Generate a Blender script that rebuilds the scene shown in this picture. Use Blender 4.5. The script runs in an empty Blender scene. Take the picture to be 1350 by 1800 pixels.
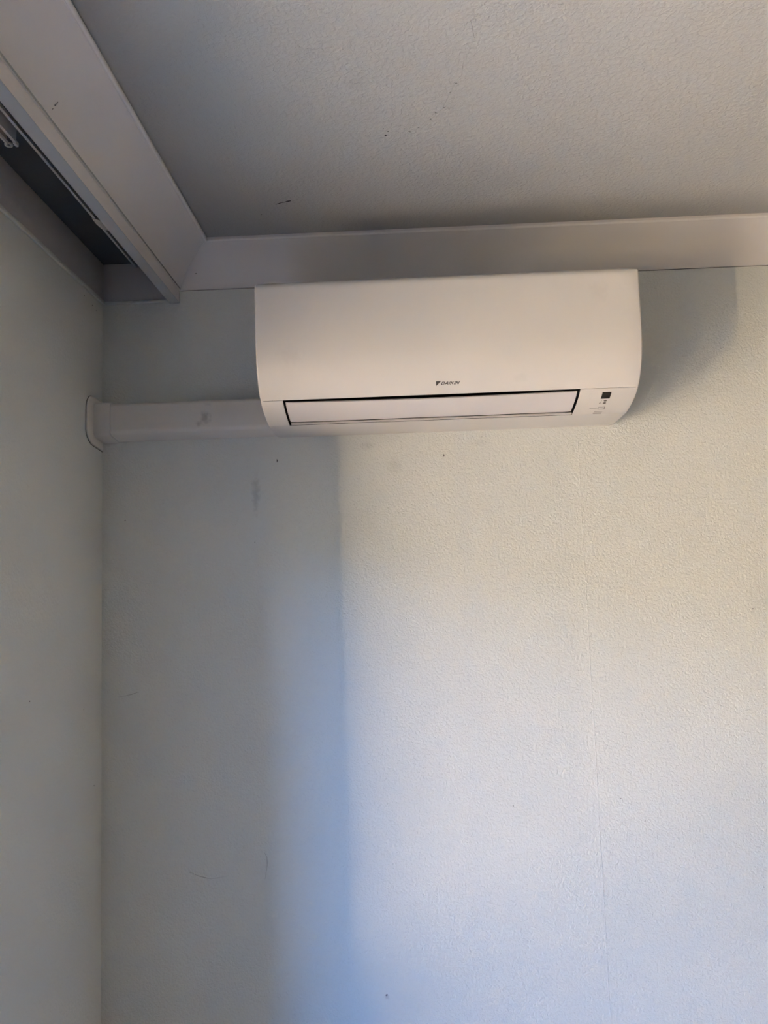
import bpy, bmesh, math, random
from mathutils import Vector, Matrix
random.seed(7)
scene = bpy.context.scene
COL = scene.collection

# ------------------------------------------------------------------ camera
CAM = Vector((0.7072, -1.7862, 1.5902))
YAW, PITCH, ROLL, FPX = -0.0248, 0.0946, -0.0327, 1355.76
fw = Vector((math.sin(YAW) * math.cos(PITCH), math.cos(YAW) * math.cos(PITCH), math.sin(PITCH)))
rt = Vector((math.cos(YAW), -math.sin(YAW), 0))
up = rt.cross(fw)
rt, up = (math.cos(ROLL) * rt + math.sin(ROLL) * up), (-math.sin(ROLL) * rt + math.cos(ROLL) * up)
cd = bpy.data.cameras.new('camera')
cam = bpy.data.objects.new('camera', cd)
COL.objects.link(cam)
m = Matrix((rt, up, -fw)).transposed().to_4x4()
m.translation = CAM
cam.matrix_world = m
cd.sensor_fit = 'VERTICAL'
cd.sensor_height = 24.0
cd.lens = 24.0 * FPX / 1800.0
cd.clip_start = 0.02
scene.camera = cam

# ------------------------------------------------------------------ exposure
vs = scene.view_settings
vs.view_transform = 'Standard'
vs.look = 'None'
vs.gamma = 1.0
vs.use_curve_mapping = False
vs.exposure = 0.0

# window opening in the left wall (x = 0): Y range, Z range
WY0, WY1, WZ0, WZ1 = -0.505, -2.60, 0.47, 1.88

# ------------------------------------------------------------------ sky
w = bpy.data.worlds.new('sky')
scene.world = w
w.use_nodes = True
nt = w.node_tree
bg = nt.nodes['Background']
sky = nt.nodes.new('ShaderNodeTexSky')
sky.sky_type = 'NISHITA'
sky.sun_disc = False
sky.sun_elevation = math.radians(55)
sky.sun_rotation = math.radians(90)
sky.ozone_density = 3.0
sky.dust_density = 0.3
wb = nt.nodes.new('ShaderNodeMix')            # camera white balance is set for the warm light, so the sky reads blue
wb.data_type = 'RGBA'
wb.blend_type = 'MULTIPLY'
wb.inputs['Factor'].default_value = 1.0
wb.inputs['B'].default_value = (0.68, 0.96, 1.36, 1)
nt.links.new(sky.outputs[0], wb.inputs['A'])
nt.links.new(wb.outputs['Result'], bg.inputs[0])
bg.inputs[1].default_value = 4.7

def lamp(name, kind, loc, target, **kw):
    d = bpy.data.lights.new(name, kind)
    for k, v in kw.items():
        setattr(d, k, v)
    o = bpy.data.objects.new(name, d)
    COL.objects.link(o)
    o.location = loc
    dv = Vector(target) - Vector(loc)
    o.rotation_euler = dv.to_track_quat('-Z', 'Y').to_euler()
    return o

# the sun stands high behind the house: it lights the yard and the added wall opposite, not the room
lamp('sun', 'SUN', (6, -3, 8), (6 - math.cos(math.radians(55)), -3 + 0.10, 8 - math.sin(math.radians(55))),
     energy=104.0, angle=math.radians(0.53), color=(1.0, 0.72, 0.44))
# two area lamps added as stand-ins for sunlit street strips below the window
# (seen 38 and 50 degrees off the back wall's normal)
def added_glare_lamp(name, ang, width, energy, col, d0=25.0, d1=110.0, z=-8.4):
    a_ = math.radians(ang)
    u_ = Vector((-math.sin(a_), -math.cos(a_), 0))
    d = bpy.data.lights.new(name, 'AREA')
    d.shape = 'RECTANGLE'
    d.size, d.size_y, d.energy, d.color = width, d1 - d0, energy, col
    o = bpy.data.objects.new(name, d)
    COL.objects.link(o)
    c_ = Vector((0, WY0, z)) + u_ * (d0 + d1) / 2
    o.matrix_world = Matrix(((-u_.y, u_.x, 0, c_.x), (u_.x, u_.y, 0, c_.y), (0, 0, -1, c_.z), (0, 0, 0, 1)))


added_glare_lamp('added_glare_lamp', 38.2, 1.50, 8500.0, (1.0, 0.74, 0.42))
added_glare_lamp('added_glare_lamp', 48.15, 0.44, 38000.0, (1.0, 0.72, 0.38))
# sky portal in the window opening
p = lamp('window_portal', 'AREA', (-0.16, (WY0 + WY1) / 2, (WZ0 + WZ1) / 2), (1, (WY0 + WY1) / 2, (WZ0 + WZ1) / 2),
         shape='RECTANGLE', size=WY0 - WY1, size_y=WZ1 - WZ0)
p.data.cycles.is_portal = True


# ================================================================== helpers
def mat(name, color, rough=0.6, spec=0.5, bump=None, mottle=None, spots=None, metallic=0.0, stretch=None):
    """procedural paint / plastic; bump=(scale, distance, detail), mottle=(scale, amount), spots=[(x,y,z,rx,ry,rz,dark)]"""
    M = bpy.data.materials.new(name)
    M.use_nodes = True
    t = M.node_tree
    N, L = t.nodes, t.links
    b = N['Principled BSDF']
    b.inputs['Base Color'].default_value = (*color, 1)
    b.inputs['Roughness'].default_value = rough
    b.inputs['Metallic'].default_value = metallic
    b.inputs['Specular IOR Level'].default_value = spec
    geo = N.new('ShaderNodeNewGeometry')
    pos = geo.outputs['Position']
    col = None
    if mottle:
        n = N.new('ShaderNodeTexNoise')
        n.inputs['Scale'].default_value = mottle[0]
        n.inputs['Detail'].default_value = 4
        L.new(pos, n.inputs['Vector'])
        mr = N.new('ShaderNodeMapRange')
        mr.inputs['From Min'].default_value = 0.3
        mr.inputs['From Max'].default_value = 0.7
        mr.inputs['To Min'].default_value = 1 - mottle[1]
        mr.inputs['To Max'].default_value = 1 + mottle[1]
        L.new(n.outputs['Fac'], mr.inputs['Value'])
        mx = N.new('ShaderNodeMix')
        mx.data_type = 'RGBA'
        mx.blend_type = 'MULTIPLY'
        mx.inputs['Factor'].default_value = 1
        mx.inputs['A'].default_value = (*color, 1)
        L.new(mr.outputs['Result'], mx.inputs['B'])
        col = mx.outputs['Result']
    if spots:
        nz = N.new('ShaderNodeTexNoise')
        nz.inputs['Scale'].default_value = 90
        nz.inputs['Detail'].default_value = 3
        L.new(pos, nz.inputs['Vector'])
    for (x, y, z, rx, ry, rz, dark) in (spots or []):
        sub = N.new('ShaderNodeVectorMath')
        sub.operation = 'SUBTRACT'
        sub.inputs[1].default_value = (x, y, z)
        L.new(pos, sub.inputs[0])
        dv = N.new('ShaderNodeVectorMath')
        dv.operation = 'DIVIDE'
        dv.inputs[1].default_value = (rx, ry, rz)
        L.new(sub.outputs[0], dv.inputs[0])
        ln = N.new('ShaderNodeVectorMath')
        ln.operation = 'LENGTH'
        L.new(dv.outputs[0], ln.inputs[0])
        ad = N.new('ShaderNodeMath')
        ad.operation = 'MULTIPLY_ADD'
        ad.inputs[1].default_value = 1.3
        L.new(nz.outputs['Fac'], ad.inputs[0])
        L.new(ln.outputs['Value'], ad.inputs[2])
        mr = N.new('ShaderNodeMapRange')
        mr.interpolation_type = 'SMOOTHSTEP'
        mr.inputs['From Min'].default_value = 0.75
        mr.inputs['From Max'].default_value = 1.6
        mr.inputs['To Min'].default_value = dark
        mr.inputs['To Max'].default_value = 1.0
        L.new(ad.outputs[0], mr.inputs['Value'])
        mx = N.new('ShaderNodeMix')
        mx.data_type = 'RGBA'
        mx.blend_type = 'MULTIPLY'
        mx.inputs['Factor'].default_value = 1
        if col is None:
            mx.inputs['A'].default_value = (*color, 1)
        else:
            L.new(col, mx.inputs['A'])
        L.new(mr.outputs['Result'], mx.inputs['B'])
        col = mx.outputs['Result']
    if col is not None:
        L.new(col, b.inputs['Base Color'])
    if bump:
        n = N.new('ShaderNodeTexNoise')
        n.inputs['Scale'].default_value = bump[0]
        n.inputs['Detail'].default_value = bump[2]
        n.inputs['Roughness'].default_value = 0.55
        n.inputs['Distortion'].default_value = 0.6
        src = pos
        if stretch:
            vm = N.new('ShaderNodeVectorMath')
            vm.operation = 'MULTIPLY'
            vm.inputs[1].default_value = stretch
            L.new(pos, vm.inputs[0])
            src = vm.outputs[0]
        L.new(src, n.inputs['Vector'])
        bp = N.new('ShaderNodeBump')
        bp.inputs['Strength'].default_value = 1.0
        bp.inputs['Distance'].default_value = bump[1]
        L.new(n.outputs['Fac'], bp.inputs['Height'])
        L.new(bp.outputs['Normal'], b.inputs['Normal'])
    return M


def glass_mat(name):
    M = bpy.data.materials.new(name)
    M.use_nodes = True
    t = M.node_tree
    t.nodes.clear()
    out = t.nodes.new('ShaderNodeOutputMaterial')
    tr = t.nodes.new('ShaderNodeBsdfTransparent')
    tr.inputs[0].default_value = (0.975, 0.978, 0.975, 1)
    gl = t.nodes.new('ShaderNodeBsdfGlossy')
    gl.inputs['Roughness'].default_value = 0.02
    lw = t.nodes.new('ShaderNodeLayerWeight')
    lw.inputs[0].default_value = 0.5
    pw = t.nodes.new('ShaderNodeMath')
    pw.operation = 'POWER'
    pw.inputs[1].default_value = 5
    t.links.new(lw.outputs['Facing'], pw.inputs[0])
    fr = t.nodes.new('ShaderNodeMath')
    fr.operation = 'MULTIPLY_ADD'
    fr.inputs[1].default_value = 0.96
    fr.inputs[2].default_value = 0.025
    t.links.new(pw.outputs[0], fr.inputs[0])
    mx = t.nodes.new('ShaderNodeMixShader')
    t.links.new(fr.outputs[0], mx.inputs[0])
    t.links.new(tr.outputs[0], mx.inputs[1])
    t.links.new(gl.outputs[0], mx.inputs[2])
    t.links.new(mx.outputs[0], out.inputs[0])
    return M


def link(name, me, material, parent=None, smooth=None):
    o = bpy.data.objects.new(name, me)
    COL.objects.link(o)
    if material is not None:
        me.materials.append(material)
    if parent is not None:
        o.parent = parent
    if smooth is not None:
        for p_ in me.polygons:
            p_.use_smooth = True
        if hasattr(me, 'set_sharp_from_angle'):
            me.set_sharp_from_angle(angle=math.radians(smooth))
    return o


def from_bm(name, bm, material, parent=None, smooth=None):
    bmesh.ops.recalc_face_normals(bm, faces=bm.faces)
    me = bpy.data.meshes.new(name)
    bm.to_mesh(me)
    bm.free()
    return link(name, me, material, parent, smooth)


def add_box(bm, a, b):
    x0, x1 = sorted((a[0], b[0])); y0, y1 = sorted((a[1], b[1])); z0, z1 = sorted((a[2], b[2]))
    v = [bm.verts.new(c) for c in ((x0, y0, z0), (x1, y0, z0), (x1, y1, z0), (x0, y1, z0),
                                   (x0, y0, z1), (x1, y0, z1), (x1, y1, z1), (x0, y1, z1))]
    fs = [bm.faces.new([v[i] for i in q]) for q in
          ((0, 3, 2, 1), (4, 5, 6, 7), (0, 1, 5, 4), (1, 2, 6, 5), (2, 3, 7, 6), (3, 0, 4, 7))]
    return v, fs


def box(name, a, b, material, parent=None, bevel=0.0, segs=2):
    bm = bmesh.new()
    add_box(bm, a, b)
    if bevel:
        bmesh.ops.bevel(bm, geom=list(bm.edges), offset=bevel, segments=segs, profile=0.5, affect='EDGES')
    return from_bm(name, bm, material, parent, smooth=35 if bevel else None)


def empty(name, loc=(0, 0, 0)):
    o = bpy.data.objects.new(name, None)
    COL.objects.link(o)
    o.location = loc
    o.empty_display_size = 0.05
    return o


def tag(o, label, cat, group=None, kind=None):
    o['label'] = label
    o['category'] = cat
    if group:
        o['group'] = group
    if kind:
        o['kind'] = kind
    return o


def loft(bm, rings, close_ring=False, cap=False):
    """skin a list of vertex rings"""
    V = [[bm.verts.new(p_) for p_ in r_] for r_ in rings]
    n = len(V[0])
    for a, b in zip(V[:-1], V[1:]):
        for i in range(n if close_ring else n - 1):
            j = (i + 1) % n
            bm.faces.new((a[i], a[j], b[j], b[i]))
    if cap:
        bm.faces.new(V[0])
        bm.faces.new(V[-1])
    return V


def ribbon(name, pts, widths, normal, material, parent, lift=0.0004, jitter=0.0):
    """thin paint mark that follows pts on a surface with the given normal; zero width breaks it into dashes"""
    bm = bmesh.new()
    n = Vector(normal)
    P = [Vector(q) for q in pts]
    prev = None
    for i, q in enumerate(P):
        d = (P[min(i + 1, len(P) - 1)] - P[max(i - 1, 0)]).normalized()
        s = n.cross(d).normalized()
        wv = widths[i] if isinstance(widths, (list, tuple)) else widths
        a = q + s * (wv / 2) + n * lift
        b = q - s * (wv / 2) + n * lift
        c_ = q + n * (lift * 2.2)
        cur = [bm.verts.new(a), bm.verts.new(c_), bm.verts.new(b)]
        if prev:
            bm.faces.new((prev[0], prev[1], cur[1], cur[0]))
            bm.faces.new((prev[1], prev[2], cur[2], cur[1]))
        prev = cur
    bmesh.ops.remove_doubles(bm, verts=bm.verts, dist=1e-7)
    return from_bm(name, bm, material, parent)


def speck(name, c, r, normal, material, parent, rx=1.0, ang=0.0):
    """small irregular chip lying on a surface"""
    n = Vector(normal).normalized()
    s = n.orthogonal().normalized()
    t = n.cross(s)
    bm = bmesh.new()
    vs_ = []
    for k in range(8):
        a = k * math.tau / 8
        rr = r * random.uniform(0.7, 1.15)
        u_, v_ = math.cos(a) * rr * rx, math.sin(a) * rr
        ca, sa = math.cos(ang), math.sin(ang)
        vs_.append(bm.verts.new(Vector(c) + n * 0.0003 + s * (u_ * ca - v_ * sa) + t * (u_ * sa + v_ * ca)))
    top = bm.verts.new(Vector(c) + n * 0.0009)
    for k in range(8):
        bm.faces.new((vs_[k], vs_[(k + 1) % 8], top))
    return from_bm(name, bm, material, parent)


# ================================================================== materials
M_wall = mat('wall_paint_pale_grey_green', (0.785, 0.81, 0.78), 0.55, 0.35, bump=(185, 0.0019, 2.0), mottle=(3, 0.012),
             spots=[(0.364, 0, 1.815, 0.014, 1, 0.060, 0.80), (0.690, 0, 1.866, 0.026, 1, 0.030, 0.90),
                    (0.628, 0, 1.918, 0.022, 1, 0.014, 0.88), (0.634, 0, 0.69, 0.008, 1, 0.008, 0.82),
                    (0.89, 0, 1.915, 0.022, 1, 0.012, 0.9)])
M_wall_l = mat('wall_paint_left', (0.785, 0.81, 0.78), 0.55, 0.35, bump=(120, 0.0010, 2.0), mottle=(3, 0.015))
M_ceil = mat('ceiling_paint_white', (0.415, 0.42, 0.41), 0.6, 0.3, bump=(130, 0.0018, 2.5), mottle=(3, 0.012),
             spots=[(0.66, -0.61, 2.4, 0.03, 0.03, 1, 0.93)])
M_corn = mat('cornice_paint_warm_white', (0.84, 0.815, 0.79), 0.5, 0.35, bump=(60, 0.0003, 2), mottle=(4, 0.015))
M_fascia = mat('pelmet_board_cream', (0.85, 0.81, 0.77), 0.5, 0.35, bump=(60, 0.0003, 2), mottle=(6, 0.02))
M_edge = mat('pelmet_edge_blue_grey', (0.52, 0.55, 0.57), 0.55, 0.3, bump=(70, 0.0004, 2), mottle=(9, 0.04))
M_caulk = mat('caulk_lit_white', (0.93, 0.91, 0.88), 0.5, 0.3, mottle=(60, 0.03))  # whiter than the cornice to paint in the light along the bead
M_lining = mat('pelmet_lining_grey', (0.62, 0.60, 0.595), 0.6, 0.3, bump=(70, 0.0006, 2), mottle=(9, 0.04))
M_dark = mat('pelmet_top_charcoal', (0.10, 0.103, 0.108), 0.7, 0.3, bump=(90, 0.0004, 2), mottle=(12, 0.08))
M_screw = mat('screw_black', (0.008, 0.008, 0.009), 0.5, 0.4, mottle=(300, 0.1))
M_track = mat('track_grey_white', (0.78, 0.77, 0.75), 0.45, 0.4, mottle=(40, 0.05))
M_tslot = mat('track_slot_dark', (0.03, 0.03, 0.033), 0.7, 0.2, mottle=(40, 0.05))
M_nylon = mat('nylon_ivory', (0.85, 0.82, 0.76), 0.4, 0.4, mottle=(80, 0.05))
M_ac = mat('ac_plastic_white', (0.70, 0.685, 0.655), 0.55, 0.25, mottle=(5, 0.01),
           spots=[(0.49, -0.27, 2.06, 0.035, 1, 0.03, 0.95), (1.115, -0.27, 2.165, 0.03, 1, 0.03, 0.95),
                  (0.955, -0.24, 2.0, 0.02, 1, 0.012, 0.95)])
M_flap = mat('flap_plastic_cool_white', (0.68, 0.66, 0.66), 0.5, 0.3, mottle=(5, 0.01))
M_black = mat('outlet_black', (0.006, 0.006, 0.007), 0.8, 0.1, mottle=(50, 0.1))
M_print = mat('print_dark_grey', (0.06, 0.055, 0.05), 0.45, 0.4, mottle=(200, 0.05))
M_print2 = mat('print_mid_grey', (0.12, 0.105, 0.095), 0.5, 0.3, mottle=(200, 0.05))
M_disp = mat('display_window_black', (0.018, 0.015, 0.015), 0.6, 0.15, mottle=(100, 0.1))
M_duct = mat('duct_plastic_warm_white', (0.77, 0.75, 0.71), 0.42, 0.4, mottle=(6, 0.015),
             spots=[(0.262, -0.06, 1.985, 0.016, 1, 0.024, 0.66), (0.245, -0.06, 1.972, 0.010, 1, 0.010, 0.72),
                    (0.268, -0.06, 2.017, 0.012, 1, 0.006, 0.85)])
M_gap = mat('flange_rim_dark', (0.10, 0.095, 0.09), 0.8, 0.1, mottle=(100, 0.1))
M_mark = mat('mark_black', (0.03, 0.028, 0.026), 0.8, 0.1, mottle=(300, 0.2))
M_markg = mat('mark_grey', (0.22, 0.22, 0.21), 0.8, 0.1, mottle=(300, 0.2))
M_markf = mat('mark_faint', (0.42, 0.43, 0.41), 0.8, 0.1, mottle=(300, 0.1))
M_floor = mat('floor_timber', (0.155, 0.13, 0.10), 0.45, 0.4, bump=(30, 0.0004, 3), mottle=(8, 0.12))
M_room = mat('room_paint', (0.16, 0.158, 0.15), 0.6, 0.3, bump=(120, 0.0010, 2), mottle=(3, 0.015))  # unseen surfaces kept dark to cut light bounced in the room
M_room_r = mat('room_paint_mid', (0.28, 0.295, 0.285), 0.6, 0.3, bump=(120, 0.0010, 2), mottle=(3, 0.015))  # unseen wall, grey level chosen to trim the bounce
M_frame = mat('window_frame_white', (0.75, 0.75, 0.73), 0.4, 0.4, mottle=(9, 0.02))
M_glass = glass_mat('window_glass')
M_ground = mat('street_asphalt', (0.022, 0.021, 0.020), 0.85, 0.2, bump=(20, 0.003, 3), mottle=(1.5, 0.12))  # darkened to cut the light bounced off the ground
M_bounce = mat('sun_bounce_cream', (0.70, 0.58, 0.42), 0.85, 0.2, bump=(25, 0.003, 3), mottle=(2, 0.06))
M_sky_block = mat('sky_block_green', (0.05, 0.08, 0.03), 0.9, 0.1, bump=(8, 0.05, 4), mottle=(6, 0.3))
M_block = mat('light_block_dark', (0.06, 0.055, 0.05), 0.8, 0.2, bump=(15, 0.003, 3), mottle=(4, 0.1))

# ================================================================== room shell
XR, YB, ZC = 3.6, -4.8, 2.40
T = 0.14
wall_back = box('wall_back', (-T, 0, -0.05), (XR + T, T, ZC + 0.1), M_wall)
tag(wall_back, 'pale grey-green textured wall behind the air conditioner', 'wall', kind='structure')
bm = bmesh.new()
add_box(bm, (-T, 0, -0.05), (0, WY0, ZC + 0.1))
add_box(bm, (-T, WY1, -0.05), (0, YB, ZC + 0.1))
add_box(bm, (-T, WY0, -0.05), (0, WY1, WZ0))
add_box(bm, (-T, WY0, WZ1), (0, WY1, ZC + 0.1))
wall_left = from_bm('wall_left', bm, M_wall_l)
tag(wall_left, 'pale grey-green side wall under the pelmet', 'wall', kind='structure')
tag(box('wall_right', (XR, 0, -0.05), (XR + T, YB, ZC + 0.1), M_room_r), 'grey wall opposite the window, toned to trim bounce light', 'wall', kind='structure')
tag(box('wall_front', (-T, YB, -0.05), (XR + T, YB - T, ZC + 0.1), M_room), 'dark grey wall behind the viewer, toned to cut bounce light', 'wall', kind='structure')
tag(box('floor', (0, 0, -0.05), (XR, YB, 0), M_floor), 'brown timber floor of the room', 'floor', kind='structure')
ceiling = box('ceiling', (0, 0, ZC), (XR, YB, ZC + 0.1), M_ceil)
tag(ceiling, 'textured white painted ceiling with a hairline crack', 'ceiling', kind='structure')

# ------------------------------------------------------------------ cornices (cove profile, mitred)
PW, PT, ZF, ZR = 0.188, 0.0238, 2.2825, 2.3836      # pelmet front, board thickness, lower edge, recess top
CP, CDL, CDR = 0.088, 0.0885, 0.0830                # projection, drop at the corner, drop at the right


def cove(d):
    pts = [(0.0, -d), (0.0035, -d), (0.0035, -d + 0.003)]
    a, c_, b = Vector((0.0035, -d + 0.003)), Vector((0.026, -0.030)), Vector((CP - 0.004, -0.0085))
    for k in range(1, 13):
        t = k / 12
        q = a * (1 - t) ** 2 + c_ * 2 * t * (1 - t) + b * t * t
        pts.append((q.x, q.y))
    pts += [(CP - 0.002, -0.0095), (CP + 0.001, -0.0085), (CP + 0.002, -0.006), (CP + 0.002, 0.0)]
    return pts


bm = bmesh.new()
rings = []
for f in (0.0, 1.0):
    d = CDL + (CDR - CDL) * (f if f == 0 else 1)
    rings.append([((PW + o_) if f == 0 else XR, -o_, ZC + z_) for o_, z_ in cove(d)])
loft(bm, rings)
cornice_back = from_bm('trim_1', bm, M_corn, smooth=40)
tag(cornice_back, 'white cove cornice above the air conditioner', 'cornice', kind='structure')
bm = bmesh.new()
loft(bm, [[(PW + o_, -o_, ZC + z_) for o_, z_ in cove(CDL)], [(PW + o_, YB, ZC + z_) for o_, z_ in cove(CDL)]])
cornice_left = from_bm('trim_2', bm, M_corn, smooth=40)
tag(cornice_left, 'white cove cornice running along the pelmet board', 'cornice', kind='structure')
for nm, P_ in (('back', None), ('left', None)):
    rings = []
    for e in (0, 1):
        ring = []
        for k in range(7):
            a_ = math.pi * k / 6
            o_, z_ = CP + 0.0005 + 0.0030 * math.cos(a_), -0.0060 - 0.0042 * math.sin(a_)
            if nm == 'back':
                ring.append(((PW + o_) if e == 0 else XR, -o_, ZC + z_))
            else:
                ring.append((PW + o_, -o_ if e == 0 else YB, ZC + z_))
        rings.append(ring)
    bm = bmesh.new()
    loft(bm, rings)
    from_bm('caulk_bead', bm, M_caulk, cornice_back if nm == 'back' else cornice_left, smooth=60)
ribbon('paint_line', [(PW + 0.0036, -0.01 - k * 0.25, ZC - CDL + 0.0016) for k in range(18)], 0.0034, Vector((0.85, 0, -0.53)), M_markf, cornice_left, lift=0.0005)
# dark hairline between cornice and back wall paint
bm = bmesh.new()
loft(bm, [[(PW + 0.004, -0.0004, ZC - CDL - 0.0012), (PW + 0.004, -0.0010, ZC - CDL), (PW + 0.004, -0.0030, ZC - CDL + 0.0002)],
          [(XR, -0.0004, ZC - CDR - 0.0012), (XR, -0.0010, ZC - CDR), (XR, -0.0030, ZC - CDR + 0.0002)]])
from_bm('paint_line', bm, M_markg, cornice_back)
# mitre bead between the two cornices
ribbon('mitre_joint', [(PW + o_, -o_, ZC + z_) for o_, z_ in cove(CDL)[3:-3]], 0.003, Vector((1, -1, -1.3)).normalized(),
       M_corn, cornice_left, lift=0.0006)
# cracked paint edge along the far half of the left cornice
ribbon('paint_crack', [(PW + 0.0045, -0.02 - 0.035 * k + random.uniform(-.004, .004), ZC - CDL + 0.001 + random.uniform(-.0008, .0008))
                       for k in range(8)], [0.0002, .0012, .0008, .0014, .0006, .0012, .0008, .0002], Vector((0.8, 0, -0.6)), M_markg, cornice_left, lift=0.0005)

# ------------------------------------------------------------------ window (outside the frame, lights the room)
win = empty('window_1', (-0.07, (WY0 + WY1) / 2, WZ0))
tag(win, 'white sliding window in the side wall', 'window', kind='structure')


def wbox(name, a, b, material, bevel=0.0):
    o = box(name, a, b, material, None, bevel)
    o.parent = win
    o.matrix_parent_inverse = Matrix.Translation(win.location).inverted()
    return o


FX0, FX1 = -0.10, -0.04
wbox('frame_jamb', (FX0, WY0, WZ0), (FX1, WY0 - 0.004, WZ1), M_frame)
wbox('frame_jamb', (FX0, WY1, WZ0), (FX1, WY1 + 0.03, WZ1), M_frame)
wbox('frame_sill', (FX0, WY0 - 0.004, WZ0), (FX1, WY1 + 0.03, WZ0 + 0.03), M_frame)
wbox('frame_head', (FX0, WY0 - 0.004, WZ1 - 0.03), (FX1, WY1 + 0.03, WZ1), M_frame)
wbox('pane', (-0.064, WY0 - 0.006, WZ0 + 0.03), (-0.060, -0.998, WZ1 - 0.03), M_glass)
wbox('pane', (-0.084, -0.823, WZ0 + 0.03), (-0.080, WY1 + 0.03, WZ1 - 0.03), M_glass)
wbox('pane', (-0.074, -0.823, WZ0 + 0.03), (-0.070, -0.998, WZ1 - 0.03), M_glass)  # third strip over the overlap, added to dim a band of light
wbox('stile', (-0.0645, -0.998, WZ0 + 0.03), (-0.0595, -0.9995, WZ1 - 0.03), M_frame)
wbox('stile', (-0.0845, -0.8215, WZ0 + 0.03), (-0.0795, -0.823, WZ1 - 0.03), M_frame)

# ------------------------------------------------------------------ unseen outdoors, laid out to shape the window light
tag(box('ground', (-0.14, 12, -8.6), (-80, -60, -8.9), M_ground), 'dark asphalt street outside', 'ground', kind='structure')
tag(box('wall_sun_bounce', (-6.0, 8, -8.6), (-6.4, -5.85, 7.0), M_bounce), 'unseen cream wall added to bounce warm sun and block sky', 'wall', kind='structure')  # unseen, placed and sized to throw warm bounce into the window
tag(box('wall_light_block', (-0.3, -24, -8.6), (-17.3, -25, 32.0), M_block), 'unseen tall dark block added to keep light off the left', 'wall', kind='structure')  # unseen, put here to block light at grazing angles
tag(box('hedge_sky_block', (-17.3, -34, -8.6), (-70, -36, 9.0), M_sky_block), 'unseen tall green hedge added to block the low sky', 'hedge', kind='structure')  # unseen, raised to hide the sky near the horizon
tag(box('roof', (-0.5, 0.6, 2.55), (XR + 0.6, YB - 0.6, 2.72), M_room), 'unseen roof over the room, eaves added to trim the sky', 'roof', kind='structure')  # eaves added to cut the high sky from the window

# ================================================================== curtain pelmet
pel = empty('curtain_pelmet', (0, 0, ZF))
tag(pel, 'cream painted curtain pelmet box with dark inside along side wall', 'pelmet')


def pbox(parent, name, a, b, material, bevel=0.0):
    o = box(name, a, b, material, None, bevel)
    o.parent = parent
    r_ = parent
    loc = Vector((0, 0, 0))
    while r_ is not None:
        loc += r_.location
        r_ = r_.parent
    o.matrix_parent_inverse = Matrix.Translation(loc).inverted()
    return o


def adopt(o, parent):
    loc = Vector((0, 0, 0))
    r_ = parent
    while r_ is not None:
        loc += r_.location
        r_ = r_.parent
    o.parent = parent
    o.matrix_parent_inverse = Matrix.Translation(loc).inverted()
    return o


YP = YB
fascia = pbox(pel, 'fascia_board', (PW - PT, -0.0005, ZF), (PW, YP, ZC - 0.0005), M_fascia, 0.0012)
pbox(pel, 'fascia_edge', (PW - PT, -0.0005, ZF - 0.0012), (PW - 0.0006, YP, ZF + 0.0006), M_edge)
top_board = pbox(pel, 'top_board', (0.0005, -0.0005, ZR), (PW - PT, YP, ZR + 0.014), M_dark)
lin = pbox(pel, 'side_lining', (0.0005, -0.0045, ZF + 0.010), (0.0045, YP, ZR), M_lining, 0.0008)
end = pbox(pel, 'end_lining', (0.0045, -0.0005, ZF + 0.008), (PW - PT, -0.0045, ZR), M_lining, 0.0008)
pbox(pel, 'edge_bead', (0.0003, -0.0005, ZF + 0.001), (0.0075, YP, ZF + 0.010), M_wall_l, 0.0025)
pbox(pel, 'edge_bead', (0.0075, -0.0003, ZF), (PW - PT, -0.0075, ZF + 0.008), M_wall_l, 0.0025)
for yy in (-0.3418, -0.0523, -0.63):
    bm = bmesh.new()
    rings = []
    for r_, z_ in ((0.0105, 0), (0.0100, -0.0022), (0.0070, -0.0028), (0.0058, -0.0006), (0.0022, -0.0004)):
        rings.append([(0.0535 + r_ * math.cos(a * math.tau / 16), yy + r_ * math.sin(a * math.tau / 16), ZR + z_) for a in range(16)])
    loft(bm, rings, close_ring=True)
    adopt(from_bm('screw', bm, M_screw, smooth=40), top_board)
for (x_, z_, r_, s_) in ((0.0901, 2.3565, 0.0016, 3.2), (0.071, 2.363, 0.0011, 1.2), (0.062, 2.335, 0.0011, 1.4)):
    adopt(speck('paint_chip', (x_, -0.0045, z_), r_, (0, -1, 0), M_mark, None, s_, 0.9), end)
for (y_, z_) in ((-0.20, 2.352), (-0.10, 2.318), (-0.05, 2.312)):
    adopt(speck('paint_chip', (0.0045, y_, z_), 0.0011, (1, 0, 0), M_mark, None), lin)
adopt(speck('paint_chip', (PW, -0.405, 2.292), 0.0022, (1, 0, 0), M_markf, None), fascia)
adopt(speck('paint_chip', (PW - 0.006, -0.10, ZF - 0.0013), 0.0012, (0, 0, -1), M_mark, None), fascia)
adopt(speck('paint_chip', (PW - 0.018, -0.02, ZF - 0.0013), 0.0012, (0, 0, -1), M_mark, None), fascia)

# ------------------------------------------------------------------ curtain tracks on the recess top
def track(name, x0, x1, y0, y1, zt, zb, lip, label):
    t = empty(name, (x0, y0, zb))
    tag(t, label, 'curtain track', 'curtain tracks in the pelmet')
    bm = bmesh.new()
    th = 0.0014
    prof = [(x0, zt), (x0, zb), (x0 + lip, zb), (x0 + lip, zb + th), (x0 + th, zb + th), (x0 + th, zt - th),
            (x1 - th, zt - th), (x1 - th, zb + th), (x1 - lip, zb + th), (x1 - lip, zb), (x1, zb), (x1, zt)]
    loft(bm, [[(a, y0, b) for a, b in prof], [(a, y1, b) for a, b in prof]], close_ring=True, cap=True)
    adopt(from_bm('rail', bm, M_track), t)
    pbox(t, 'slot', (x0 + th, y0 - 0.001, zt - 2.2 * th), (x1 - th, y1, zt - 1.05 * th), M_tslot)
    return t


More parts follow.
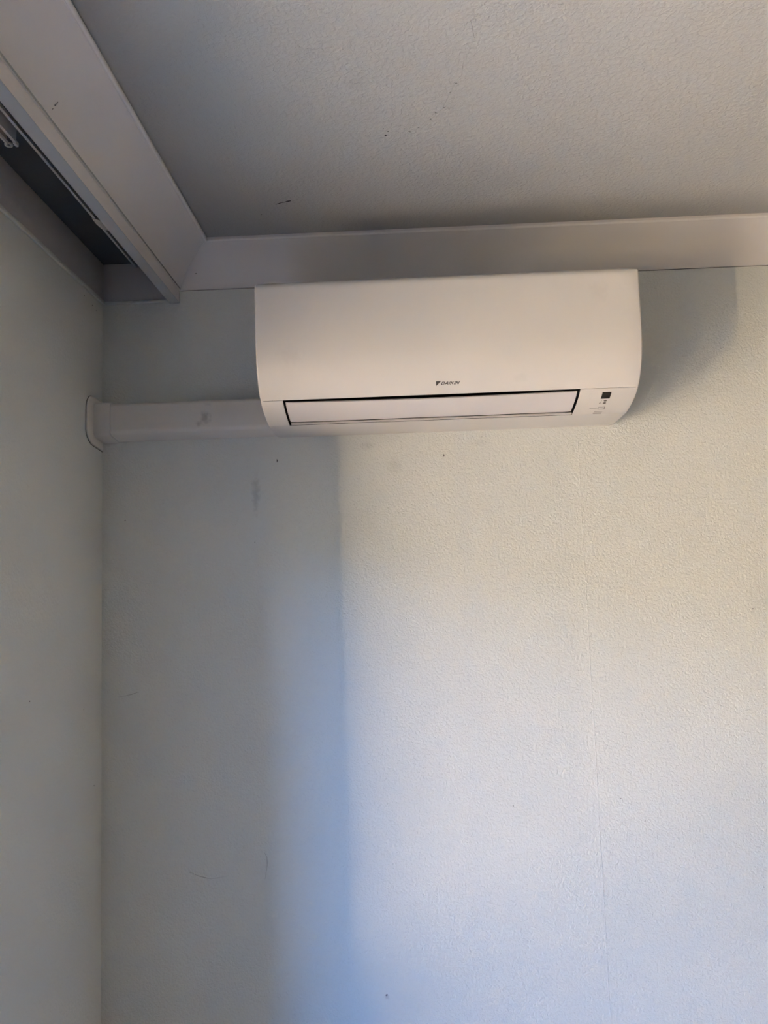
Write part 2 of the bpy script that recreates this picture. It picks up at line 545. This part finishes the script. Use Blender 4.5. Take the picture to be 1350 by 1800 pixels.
trk = track('curtain_track', 0.0835, 0.1045, -0.012, YP + 0.02, ZR - 0.0004, 2.3695, 0.0050,
            'long grey curtain track running beside the pelmet fascia')
# joiner clip with a gliding block
bm = bmesh.new()
loft(bm, [[(0.0815, -0.262, 2.3690), (0.0880, -0.262, 2.3680), (0.0960, -0.250, 2.3700), (0.0960, -0.250, 2.3790), (0.0815, -0.262, 2.3790)],
          [(0.0815, -0.240, 2.3680), (0.0890, -0.240, 2.3665), (0.1000, -0.240, 2.3690), (0.1000, -0.240, 2.3790), (0.0815, -0.240, 2.3790)],
          [(0.0840, -0.215, 2.3688), (0.0900, -0.212, 2.3675), (0.0960, -0.205, 2.3700), (0.0960, -0.205, 2.3790), (0.0840, -0.215, 2.3790)]],
     close_ring=True, cap=True)
jo = adopt(from_bm('joiner_clip', bm, M_track, smooth=30), trk)
pbox(trk, 'stop_block', (0.0935, -0.205, 2.3702), (0.1040, -0.175, 2.3790), M_tslot, 0.001)
trk2 = track('curtain_track', 0.0560, 0.0735, -0.560, YP + 0.02, ZR - 0.0004, 2.3580, 0.0050,
             'shorter ivory curtain track ending in a round nylon eyelet')
bm = bmesh.new()
rings = []
for k in range(17):
    a = k * math.tau / 16
    rings.append([(0.0585 + (0.0052 + 0.0020 * math.cos(b * math.tau / 8)) * math.cos(a), -0.556 + (0.0052 + 0.0020 * math.cos(b * math.tau / 8)) * math.sin(a),
                   2.3570 + 0.0022 * math.sin(b * math.tau / 8)) for b in range(8)])
loft(bm, rings, close_ring=True)
adopt(from_bm('end_eyelet', bm, M_nylon, smooth=60), trk2)
pbox(trk2, 'end_stop', (0.0670, -0.5605, 2.3562), (0.0725, -0.548, 2.3640), M_nylon, 0.0015)
bm = bmesh.new()
for z_ in (2.3555,):
    loft(bm, [[(0.0585 + 0.0021 * math.cos(a * math.tau / 10), y_, z_ + 0.0021 * math.sin(a * math.tau / 10)) for a in range(10)]
              for y_ in (-0.562, YP + 0.02)], close_ring=True, cap=True)
adopt(from_bm('pull_cord', bm, M_nylon, smooth=50), trk2)

# ================================================================== air conditioner
AX, AW = 0.4201, 0.778
PROF = [(.262, 2.2135), (.270, 2.2085), (.2735, 2.200), (.2735, 2.16), (.273, 2.10), (.2700, 2.057), (.2635, 2.03), (.2545, 2.01),
        (.242, 1.992), (.2265, 1.977), (.2075, 1.9655), (.185, 1.9565), (.160, 1.949), (.134, 1.9435), (.036, 1.9405)]


def catmull(P, n=4):
    out = []
    for i in range(len(P) - 1):
        p0, p1, p2, p3 = P[max(i - 1, 0)], P[i], P[i + 1], P[min(i + 2, len(P) - 1)]
        for k in range(n):
            t = k / n
            out.append(tuple(0.5 * ((2 * p1[j]) + (-p0[j] + p2[j]) * t + (2 * p0[j] - 5 * p1[j] + 4 * p2[j] - p3[j]) * t * t
                                    + (-p0[j] + 3 * p1[j] - 3 * p2[j] + p3[j]) * t ** 3) for j in (0, 1)))
    out.append(P[-1])
    return out


_S = [0.0]
for a, b in zip(PROF[:-1], PROF[1:]):
    _S.append(_S[-1] + math.hypot(b[0] - a[0], b[1] - a[1]))


def on_prof(s):
    """point (depth, z) and outward normal (depth, z) at arc length s of the front curve"""
    i = 0
    while i < len(_S) - 2 and s > _S[i + 1]:
        i += 1
    k = (s - _S[i]) / (_S[i + 1] - _S[i])
    p0, p1, p2, p3 = PROF[max(i - 1, 0)], PROF[i], PROF[i + 1], PROF[min(i + 2, len(PROF) - 1)]
    if i == len(PROF) - 2:          # the flat underside starts with a crease
        p0 = p1
    if i == len(PROF) - 3:
        p3 = p2
    def ev(t):
        return [0.5 * ((2 * p1[j]) + (-p0[j] + p2[j]) * t + (2 * p0[j] - 5 * p1[j] + 4 * p2[j] - p3[j]) * t * t
                       + (-p0[j] + 3 * p1[j] - 3 * p2[j] + p3[j]) * t ** 3) for j in (0, 1)]
    q, q0, q1 = ev(k), ev(k - 1e-3), ev(k + 1e-3)
    d = Vector((q1[0] - q0[0], q1[1] - q0[1])).normalized()
    return Vector(q), Vector((-d.y, d.x))


def ac_pt(x, s, lift=0.0):
    q, n = on_prof(s)
    q = q + n * lift
    return Vector((x, -q.x, q.y))


S_SEAM, S_CREASE, S_END = _S[9], _S[13], _S[14]
ac = empty('air_conditioner', (AX + AW / 2, 0, 1.9405))
tag(ac, 'white wall-mounted split air conditioner indoor unit with closed flap', 'air conditioner')
OX0, OX1 = 0.4667, 1.0790          # outlet opening
OS0, OS1 = S_SEAM + 0.0005, S_CREASE + 0.0005

# rear body (hidden behind the panels, meets the wall)
bm = bmesh.new()
prof = [(0.0, 2.205), (0.235, 2.205), (0.235, 2.06), (0.10, 2.06), (0.10, 1.944), (0.0, 1.944)]
loft(bm, [[(x_, -d_, z_) for d_, z_ in prof] for x_ in (AX + 0.004, AX + AW - 0.004)], close_ring=True, cap=True)
adopt(from_bm('body', bm, M_ac), ac)

# front panel: curved solid with rounded ends
def curved_panel(name, x0, x1, s0, s1, n, thick, material, parent, end_round=0.0, lift=0.0):
    bm = bmesh.new()
    ss = [s0 + (s1 - s0) * k / n for k in range(n + 1)]
    xs = [x0 + end_round * (1 - math.cos(a)) for a in [math.pi / 2 * k / 4 for k in range(5)]] if end_round else [x0]
    dl = [end_round * (1 - math.sin(math.pi / 2 * k / 4)) for k in range(5)] if end_round else [0]
    cols = [(x_, -d_) for x_, d_ in zip(xs, dl)] + [(x0 + x1 - x_, -d_) for x_, d_ in list(zip(xs, dl))[::-1]]
    rings = []
    for x_, dd in cols:
        outer = [ac_pt(x_, s_, dd + lift) for s_ in ss]
        inner = [ac_pt(x_, s_, -thick + lift) for s_ in ss[::-1]]
        rings.append(outer + inner)
    loft(bm, rings, close_ring=True, cap=True)
    o = from_bm(name, bm, material, None, smooth=38)
    return adopt(o, parent)


bm = bmesh.new()
# panel outline in the front view has 8 mm corners at the top
R0 = 0.008
N1 = 40
ss = [0.0006, 0.003, 0.006, 0.0094, 0.013, 0.0186] + [0.0186 + (S_SEAM - 0.0002 - 0.0186) * k / N1 for k in range(1, N1 + 1)]
rings = []
for s_ in ss:
    zq = on_prof(s_)[0].y
    inset = 0.0
    if zq > 2.2135 - R0:
        h = (zq - (2.2135 - R0)) / R0
        inset = R0 * (1 - math.sqrt(max(0.0, 1 - min(h, 1) ** 2)))
    row = []
    er = 0.004
    for k in range(5):
        a = math.pi / 2 * k / 4
        row.append(ac_pt(AX + inset + er * (1 - math.sin(a)) * 1.0, s_, -er * (1 - math.cos(a))) if False else
                   ac_pt(AX + inset + er * (1 - math.cos(a)), s_, -er * (1 - math.sin(a))))
    for k in range(1, 24):
        row.append(ac_pt(AX + inset + er + (AW - 2 * inset - 2 * er) * k / 24, s_))
    for k in range(4, -1, -1):
        a = math.pi / 2 * k / 4
        row.append(ac_pt(AX + AW - inset - er * (1 - math.cos(a)), s_, -er * (1 - math.sin(a))))
    # return sides toward the wall
    q, n_ = on_prof(s_)
    row = [Vector((row[0].x, -min(q.x - 0.004, 0.262) + 0.05 if s_ < 0.2 else row[0].y + 0.02, row[0].z))] + row + \
          [Vector((row[-1].x, -min(q.x - 0.004, 0.262) + 0.05 if s_ < 0.2 else row[-1].y + 0.02, row[-1].z))]
    rings.append(row)
# top return toward the wall
first = [Vector((v.x, max(v.y + 0.21, -0.05), 2.2140)) for v in rings[0]]
last = [Vector((v.x, v.y + 0.003, v.z + 0.0022)) for v in rings[-1]]
loft(bm, [first] + rings + [last])
front = adopt(from_bm('front_panel', bm, M_ac, None, smooth=45), ac)

# side panels behind the front panel
for x0_, x1_ in ((AX, AX + 0.006), (AX + AW - 0.006, AX + AW)):
    bm = bmesh.new()
    pts = [(0.0, 2.207)] + [(on_prof(s_)[0].x - 0.004, on_prof(s_)[0].y + (0.001 if s_ > 0.2 else -0.003)) for s_ in
                           [0.004 + (S_END - 0.006) * k / 44 for k in range(45)]] + [(0.0, 1.945)]
    loft(bm, [[(x_, -d_, z_) for d_, z_ in pts] for x_ in (x0_ + 0.0004, x1_ - 0.0004)], close_ring=True, cap=True)
    adopt(from_bm('side_panel', bm, M_ac), ac)

# lower casing around the outlet: curved skin with the opening left out
bm = bmesh.new()
sg = [S_SEAM + 0.0008] + [S_SEAM + (S_CREASE - S_SEAM) * k / 16 for k in range(1, 17)] + \
     [S_CREASE + 0.0014, S_CREASE + 0.004] + [S_CREASE + 0.004 + (S_END - S_CREASE - 0.004) * k / 5 for k in range(1, 6)]
er = 0.004
xg = [AX + er * (1 - math.cos(math.pi / 2 * k / 4)) for k in range(5)] + [OX0] + \
     [OX0 + (OX1 - OX0) * k / 12 for k in range(1, 12)] + [OX1] + \
     [AX + AW - er * (1 - math.cos(math.pi / 2 * k / 4)) for k in range(4, -1, -1)]
V = []
for s_ in sg:
    row = []
    for i, x_ in enumerate(xg):
        k = i if i < 5 else (len(xg) - 1 - i if i > len(xg) - 6 else 4)
        row.append(bm.verts.new(ac_pt(x_, s_, -er * (1 - math.sin(math.pi / 2 * min(k, 4) / 4)))))
    V.append(row)
for i in range(len(sg) - 1):
    for j in range(len(xg) - 1):
        if xg[j] >= OX0 - 1e-6 and xg[j + 1] <= OX1 + 1e-6 and sg[i + 1] <= S_CREASE + 1e-6:
            continue
        bm.faces.new((V[i][j], V[i][j + 1], V[i + 1][j + 1], V[i + 1][j]))
casing = adopt(from_bm('lower_casing', bm, M_ac, None, smooth=38), ac)
# outlet duct: dark inside of the opening
bm = bmesh.new()
for (sa, sb) in ((OS0, OS1),):
    rim = [ac_pt(OX0, sa, -0.0002)] + [ac_pt(OX0, sa + (sb - sa) * k / 10, -0.0002) for k in range(1, 11)] + \
          [ac_pt(OX1, sb - (sb - sa) * k / 10, -0.0002) for k in range(0, 11)]
    deep = [Vector((v.x, min(v.y + 0.022, -0.112), v.z + 0.026)) for v in rim]
    VV = loft(bm, [rim + [rim[0]], deep + [deep[0]]])
    for k in range(10):
        a, b = VV[1][k], VV[1][k + 1]
        c_, d_ = VV[1][21 - k - 1], VV[1][21 - k]
        bm.faces.new((a, b, c_, d_))
adopt(from_bm('air_outlet', bm, M_black), ac)
# lit lip along the lower edge of the opening
curved_panel('outlet_lip', OX0 + 0.004, OX1 - 0.001, S_CREASE - 0.0065, S_CREASE + 0.0010, 4, 0.003, M_ac, ac, lift=-0.0010)
# flap
bm = bmesh.new()
FX = [0.4712 + (1.0738 - 0.4712) * k / 40 for k in range(41)]
rings = []
for i, x_ in enumerate(FX):
    t = i / 40
    sag = 0.0042 * math.sin(math.pi * min(1, t * 1.02)) ** 0.8 if 0 < t < 0.98 else 0.0
    s0_, s1_ = 0.2626 + sag, 0.3378
    dd = -0.0008 if i in (0, 40) else 0.0
    ss_ = [s0_ + (s1_ - s0_) * k / 14 for k in range(15)]
    rings.append([ac_pt(x_, q, -0.0004 + dd - (0.0006 if k in (0, 14) else 0)) for k, q in enumerate(ss_)] +
                 [ac_pt(x_, q, -0.0040) for q in ss_[::-1]])
loft(bm, rings, close_ring=True, cap=True)
flap = adopt(from_bm('flap', bm, M_flap, None, smooth=38), ac)
# seams with their lit edges painted on, and service tabs
def ac_ribbon(name, pts, wd, material, parent, lift=0.0003):
    bm = bmesh.new()
    prev = None
    P = [ac_pt(x_, s_, lift) for x_, s_ in pts]
    for i, q in enumerate(P):
        d = (P[min(i + 1, len(P) - 1)] - P[max(i - 1, 0)]).normalized()
        n2 = on_prof(pts[i][1])[1]
        n3 = Vector((0, -n2.x, n2.y))
        s3 = n3.cross(d).normalized() * (wd / 2)
        cur = (bm.verts.new(q + s3), bm.verts.new(q + n3 * lift * 1.2), bm.verts.new(q - s3))
        if prev:
            bm.faces.new((prev[0], prev[1], cur[1], cur[0]))
            bm.faces.new((prev[1], prev[2], cur[2], cur[1]))
        prev = cur
    return adopt(from_bm(name, bm, material, None, smooth=60), parent)


M_seam = mat('ac_lit_seam_and_tab', (0.95, 0.93, 0.88), 0.3, 0.5, mottle=(20, 0.01))  # near-white seam ribbons paint in light caught by edges; tabs are plainly lighter
ac_ribbon('panel_seam_lit', [(AX + 0.001, S_SEAM + 0.0008), (OX0 - 0.001, S_SEAM + 0.0008)], 0.0020, M_seam, casing, 0.0006)
ac_ribbon('panel_seam_lit', [(OX1 + 0.002, S_SEAM + 0.0010), (AX + AW - 0.001, S_SEAM + 0.0010)], 0.0030, M_seam, casing, 0.0012)
ac_ribbon('end_cap_seam_lit', [(1.1545, S_SEAM + 0.003 + (S_CREASE - S_SEAM - 0.004) * k / 12) for k in range(13)], 0.0022, M_seam, casing, 0.0014)
ac_ribbon('end_cap_gap', [(1.1562, S_SEAM + 0.003 + (S_CREASE - S_SEAM - 0.004) * k / 12) for k in range(13)], 0.0009, M_markf, casing, 0.0003)
for x_ in (0.560, 1.047):
    q = ac_pt(x_, S_END - 0.010)
    adopt(box('service_tab', (q.x - 0.010, -0.0440, 1.9382), (q.x + 0.010, -0.0365, 1.9412), M_seam, None, 0.0008), casing)

# control display and printed marks
def ac_patch(name, corners, material, parent, lift=0.0004, n=4):
    (x0, s0), (x1, s1) = corners
    bm = bmesh.new()
    loft(bm, [[ac_pt(x0, s0 + (s1 - s0) * k / n, lift), ac_pt(x1, s0 + (s1 - s0) * k / n, lift)] for k in range(n + 1)])
    return adopt(from_bm(name, bm, material, None), parent)


ac_patch('display_window', ((1.1260, 0.2660), (1.1445, 0.2868)), M_disp, ac)


def ac_oval(name, x_, s_, rx, rs, material, ring=False):
    bm = bmesh.new()
    n = 14
    o_ = [bm.verts.new(ac_pt(x_ + rx * math.cos(k * math.tau / n), s_ + rs * math.sin(k * math.tau / n), 0.0004)) for k in range(n)]
    if ring:
        i_ = [bm.verts.new(ac_pt(x_ + rx * .55 * math.cos(k * math.tau / n), s_ + rs * .55 * math.sin(k * math.tau / n), 0.0004)) for k in range(n)]
        for k in range(n):
            bm.faces.new((o_[k], o_[(k + 1) % n], i_[(k + 1) % n], i_[k]))
    else:
        bm.faces.new(o_)
    return adopt(from_bm(name, bm, material, None), ac)


ac_oval('indicator_lamp', 1.1374, 0.2941, 0.0034, 0.0030, M_print2)
ac_oval('indicator_lamp', 1.1374, 0.3029, 0.0034, 0.0030, M_print2)
ac_oval('power_symbol', 1.1286, 0.3029, 0.0024, 0.0028, M_print2, True)
ac_ribbon('power_symbol', [(1.1292, 0.2925), (1.1292, 0.2966)], 0.0008, M_print2, ac)
ac_ribbon('printed_line', [(1.1105, 0.3236), (1.1262, 0.3232)], 0.0012, M_print2, ac)
bx = [(1.1290, 0.3190), (1.1420, 0.3190), (1.1424, 0.3286), (1.1288, 0.3286), (1.1290, 0.3190)]
for a, b in zip(bx[:-1], bx[1:]):
    ac_ribbon('button_outline', [a, b], 0.0009, M_print2, ac)
for s_ in (0.3384, 0.3445, 0.3506):
    ac_ribbon('printed_line', [(1.1236, s_), (1.1414, s_)], 0.0018, M_print2, ac)

# brand mark: triangle and slanted capitals
def ac_poly(name, pts, material, parent, lift=0.0004):
    bm = bmesh.new()
    bm.faces.new([bm.verts.new(ac_pt(x_, s_, lift)) for x_, s_ in pts])
    return adopt(from_bm(name, bm, material, None), parent)


ac_poly('brand_triangle', [(0.7834, 0.2240), (0.7938, 0.2240), (0.7836, 0.2344)], M_print, ac)
ac_poly('brand_triangle', [(0.7862, 0.2262), (0.7916, 0.2262), (0.7862, 0.2318)], M_print2, ac, 0.0006)
LET = {   # strokes on a 1 x 1 cell, y down
    'D': [((0.08, 0), (0.08, 1)), ((0, 0.09), (0.62, 0.09)), ((0, 0.91), (0.62, 0.91)), ((0.62, 0.09), (0.86, 0.30)), ((0.86, 0.30), (0.86, 0.70)), ((0.86, 0.70), (0.62, 0.91))],
    'A': [((0.04, 1), (0.46, 0.0)), ((0.54, 0.0), (0.94, 1)), ((0.2, 0.68), (0.8, 0.68))],
    'I': [((0.5, 0), (0.5, 1))],
    'K': [((0.1, 0), (0.1, 1)), ((0.88, 0), (0.25, 0.52)), ((0.38, 0.45), (0.92, 1))],
    'N': [((0.1, 0), (0.1, 1)), ((0.12, 0.02), (0.88, 0.98)), ((0.9, 0), (0.9, 1))],
}
bm = bmesh.new()
x_, x_end, sT, sB, SL = 0.7936, 0.8318, 0.2256, 0.2322, 0.0028
wd = {'D': 1.0, 'A': 1.05, 'I': 0.36, 'K': 1.0, 'N': 1.02}
tot = sum(wd[c_] for c_ in 'DAIKIN') + 0.16 * 5
unit = (x_end - SL - x_) / tot
for c_ in 'DAIKIN':
    W_ = wd[c_] * unit
    for (a, b) in LET[c_]:
        def mp(t):
            return Vector((x_ + t[0] * W_, sT + t[1] * (sB - sT)))
        A_, B_ = mp(a), mp(b)
        d = (B_ - A_).normalized()
        h = 0.00060 if abs(d.x) > 0.8 else 0.00082
        nrm = Vector((-d.y, d.x)) * h
        quad = []
        for q in (A_ + nrm, B_ + nrm, B_ - nrm, A_ - nrm):
            q = Vector((q.x, min(max(q.y, sT), sB)))
            quad.append(bm.verts.new(ac_pt(q.x + SL * (sB - q.y) / (sB - sT), q.y, 0.0004)))
        bm.faces.new(quad)
    x_ += W_ + 0.16 * unit
lo = adopt(from_bm('brand_lettering', bm, M_print), ac)
lo['label'] = 'dark grey slanted DAIKIN lettering'

# ================================================================== refrigerant pipe cover
duct = empty('pipe_cover', (0, 0, 1.948))
tag(duct, 'warm white plastic pipe cover from side wall to air conditioner', 'pipe cover')


def duct_prof(g, b):
    """(depth, z) section: rounded top edge, chamfered lower edge; g grows it outward"""
    return [(0.0, 2.0285 + g), (0.046 + g, 2.0285 + g), (0.052 + g, 2.0270 + g), (0.0560 + g, 2.0235 + g), (0.0575 + g, 2.0185 + g),
            (0.0578 + g, 1.9665 - b), (0.0570 + g, 1.9615 - b), (0.0545 + g, 1.9575 - g), (0.0500 + g, 1.9545 - g), (0.0, 1.9478 - g)]


bm = bmesh.new()
loft(bm, [[(x_, -d_ - 0.0003, z_) for d_, z_ in duct_prof(0, 0)] for x_ in (0.02, 0.4192)], close_ring=True, cap=True)
adopt(from_bm('cover', bm, M_duct, None, smooth=40), duct)
bm = bmesh.new()
loft(bm, [[(x_, -d_ - 0.0003, z_) for d_, z_ in duct_prof(g_, 0.001)] for x_, g_ in ((0.003, 0.0030), (0.0395, 0.0030), (0.0412, 0.0024), (0.0416, 0.0002))],
     close_ring=True, cap=True)
adopt(from_bm('coupling_sleeve', bm, M_duct, None, smooth=40), duct)
# flange on the side wall
fl = [(0.0, 2.0440), (-0.060, 2.0450), (-0.0721, 2.0430), (-0.083, 2.0370), (-0.091, 2.0269), (-0.0950, 2.0150), (-0.0958, 2.0062), (-0.0955, 1.9607),
      (-0.0925, 1.9520), (-0.0871, 1.9453), (-0.0780, 1.9380), (-0.0648, 1.9325), (-0.050, 1.9305), (0.0, 1.9262)]
cy_, cz_ = -0.045, 1.986


def flr(g, x_):
    return [(x_, min(cy_ + (y_ - cy_) * (1 + g / 0.05), -0.0004), cz_ + (z_ - cz_) * (1 + g / 0.055)) for y_, z_ in fl]


bm = bmesh.new()
loft(bm, [flr(0, 0.0006), flr(0, 0.0022), flr(-0.0010, 0.0034), flr(-0.004, 0.0040)], close_ring=True, cap=True)
adopt(from_bm('wall_flange', bm, M_duct, None, smooth=40), duct)
bm = bmesh.new()
loft(bm, [flr(0.0009, 0.0002), flr(0.0009, 0.0008), flr(-0.004, 0.0010)], close_ring=True, cap=True)
adopt(from_bm('dark_rim', bm, M_gap, None), duct)  # thin dark rim showing just outside the flange

# ================================================================== marks on the walls and ceiling
# raised joint line down the back wall
ribbon('wall_joint', [(1.1192 + 0.0006 * math.sin(k * 1.3), 0, 1.936 - k * 0.067) for k in range(29)], 0.0024, (0, -1, 0), M_wall, wall_back, lift=0.0003)
for x_, z0_, z1_ in ((0.4154, 1.8937, 1.8853), (0.8068, 1.8912, 1.8842)):
    ribbon('pencil_tick', [(x_, 0, z0_), (x_ + 0.0004, 0, (z0_ + z1_) / 2), (x_, 0, z1_)], [0.0005, 0.0022, 0.0008], (0, -1, 0), M_mark, wall_back)
ribbon('scratch', [(0.0374, 0, 1.3549), (0.055, 0, 1.3565), (0.070, 0, 1.360), (0.0876, 0, 1.365)], [0.0002, 0.0008, 0.0011, 0.0004], (0, -1, 0), M_markf, wall_back)
ribbon('scratch', [(0.1999, 0, 0.9638), (0.205, 0, 0.962), (0.2216, 0, 0.9547), (0.240, 0, 0.950), (0.2537, 0, 0.9491), (0.2858, 0, 0.9533)],
       [0.0014, 0.0006, 0.0012, 0.0014, 0.0006, 0.0002], (0, -1, 0), M_markf, wall_back)
ribbon('scratch', [(0.3690, 0, 1.0040), (0.3750, 0, 0.992), (0.3758, 0, 0.976), (0.3702, 0, 0.9452)], [0.0003, 0.0010, 0.0010, 0.0003], (0, -1, 0), M_markf, wall_back)
for x_, z_, r_, M_ in ((0.0549, 1.761, 0.0013, M_markg), (1.4922, 1.5099, 0.0020, M_markf), (0.634, 0.694, 0.002, M_markg), (0.36, 1.70, 0.0011, M_markf),
                       (1.17, 1.10, 0.0013, M_markg), (0.93, 1.09, 0.0012, M_markg), (1.22, 1.05, 0.0012, M_markf)):
    speck('speck', (x_, 0, z_), r_, (0, -1, 0), M_, wall_back, 1.4, random.uniform(0, 3))
for y_, z_, r_ in ((-0.0994, 1.3434, 0.0016), (-0.3422, 1.3963, 0.0016), (-0.0429, 1.1684, 0.0013), (-0.105, 2.268, 0.0014), (-0.06, 2.262, 0.0016), (-0.038, 2.258, 0.0013)):
    speck('speck', (0, y_, z_), r_, (1, 0, 0), M_markg, wall_left, 1.3, random.uniform(0, 3))
# ceiling: dotted hairline crack and chips
CR = [(0.8375, -0.7504), (0.8311, -0.7351), (0.8376, -0.7031), (0.8319, -0.6689), (0.8256, -0.6473), (0.8253, -0.6147), (0.8154, -0.5985), (0.8102, -0.5756),
      (0.799, -0.5351), (0.7898, -0.5214), (0.7765, -0.5045), (0.76, -0.4805), (0.7429, -0.4697), (0.7211, -0.4429), (0.6952, -0.4116), (0.6706, -0.3865)]
ribbon('hairline_crack', [(a, b, ZC) for a, b in CR], [0.0004, 0.0007, 0.0004, 0.0008, 0.0006, 0.0010, 0.0007, 0.0011, 0.0009, 0.0010, 0.0012, 0.0011, 0.0009, 0.0008, 0.0007, 0.0003],
       (0, 0, -1), M_markf, ceiling)
for i, (a, b) in enumerate(CR):
    speck('paint_chip', (a + random.uniform(-.003, .003), b, ZC), (0.0016, 0.0011, 0.0013)[i % 3], (0, 0, -1), M_markg if 5 < i < 13 else M_markf, ceiling, 1.8, random.uniform(0, 3))
for a, b, r_ in ((0.6993, -0.4614, 0.0022), (0.7041, -0.4728, 0.0012), (0.6961, -0.4821, 0.0010), (0.4228, -0.1876, 0.0013)):
    speck('paint_chip', (a, b, ZC), r_, (0, 0, -1), M_mark, ceiling, 1.2, random.uniform(0, 3))
ribbon('paint_flake', [(0.4950, -0.2420, ZC), (0.4893, -0.2397, ZC), (0.483, -0.2375, ZC), (0.4766, -0.2348, ZC), (0.4708, -0.2336, ZC), (0.4611, -0.2289, ZC)],
       [0.0030, 0.0050, 0.0022, 0.0010, 0.0028, 0.0003], (0, 0, -1), M_mark, ceiling)
# dark scuff on the face of the left cornice near its lower edge
def cove_pt(o_):
    pts = cove(CDL)
    for (a0, z0), (a1, z1) in zip(pts[3:-4], pts[4:-3]):
        if a0 <= o_ <= a1:
            return z0 + (z1 - z0) * (o_ - a0) / (a1 - a0)
    return pts[3][1]


for (y_, o_, r_) in ((-0.694, 0.0060, 0.0018), (-0.692, 0.0090, 0.0010), (-0.691, 0.0125, 0.0020), (-0.690, 0.0150, 0.0016)):
    speck('scuff_mark', (PW + o_, y_, ZC + cove_pt(o_)), r_, (0.75, 0, -0.66), M_markg, cornice_left, 1.6, 0.8)
speck('paint_chip', (PW + 0.05, -0.0375, ZC - 0.062), 0.0012, (0, -0.7, -0.7), M_mark, cornice_back)
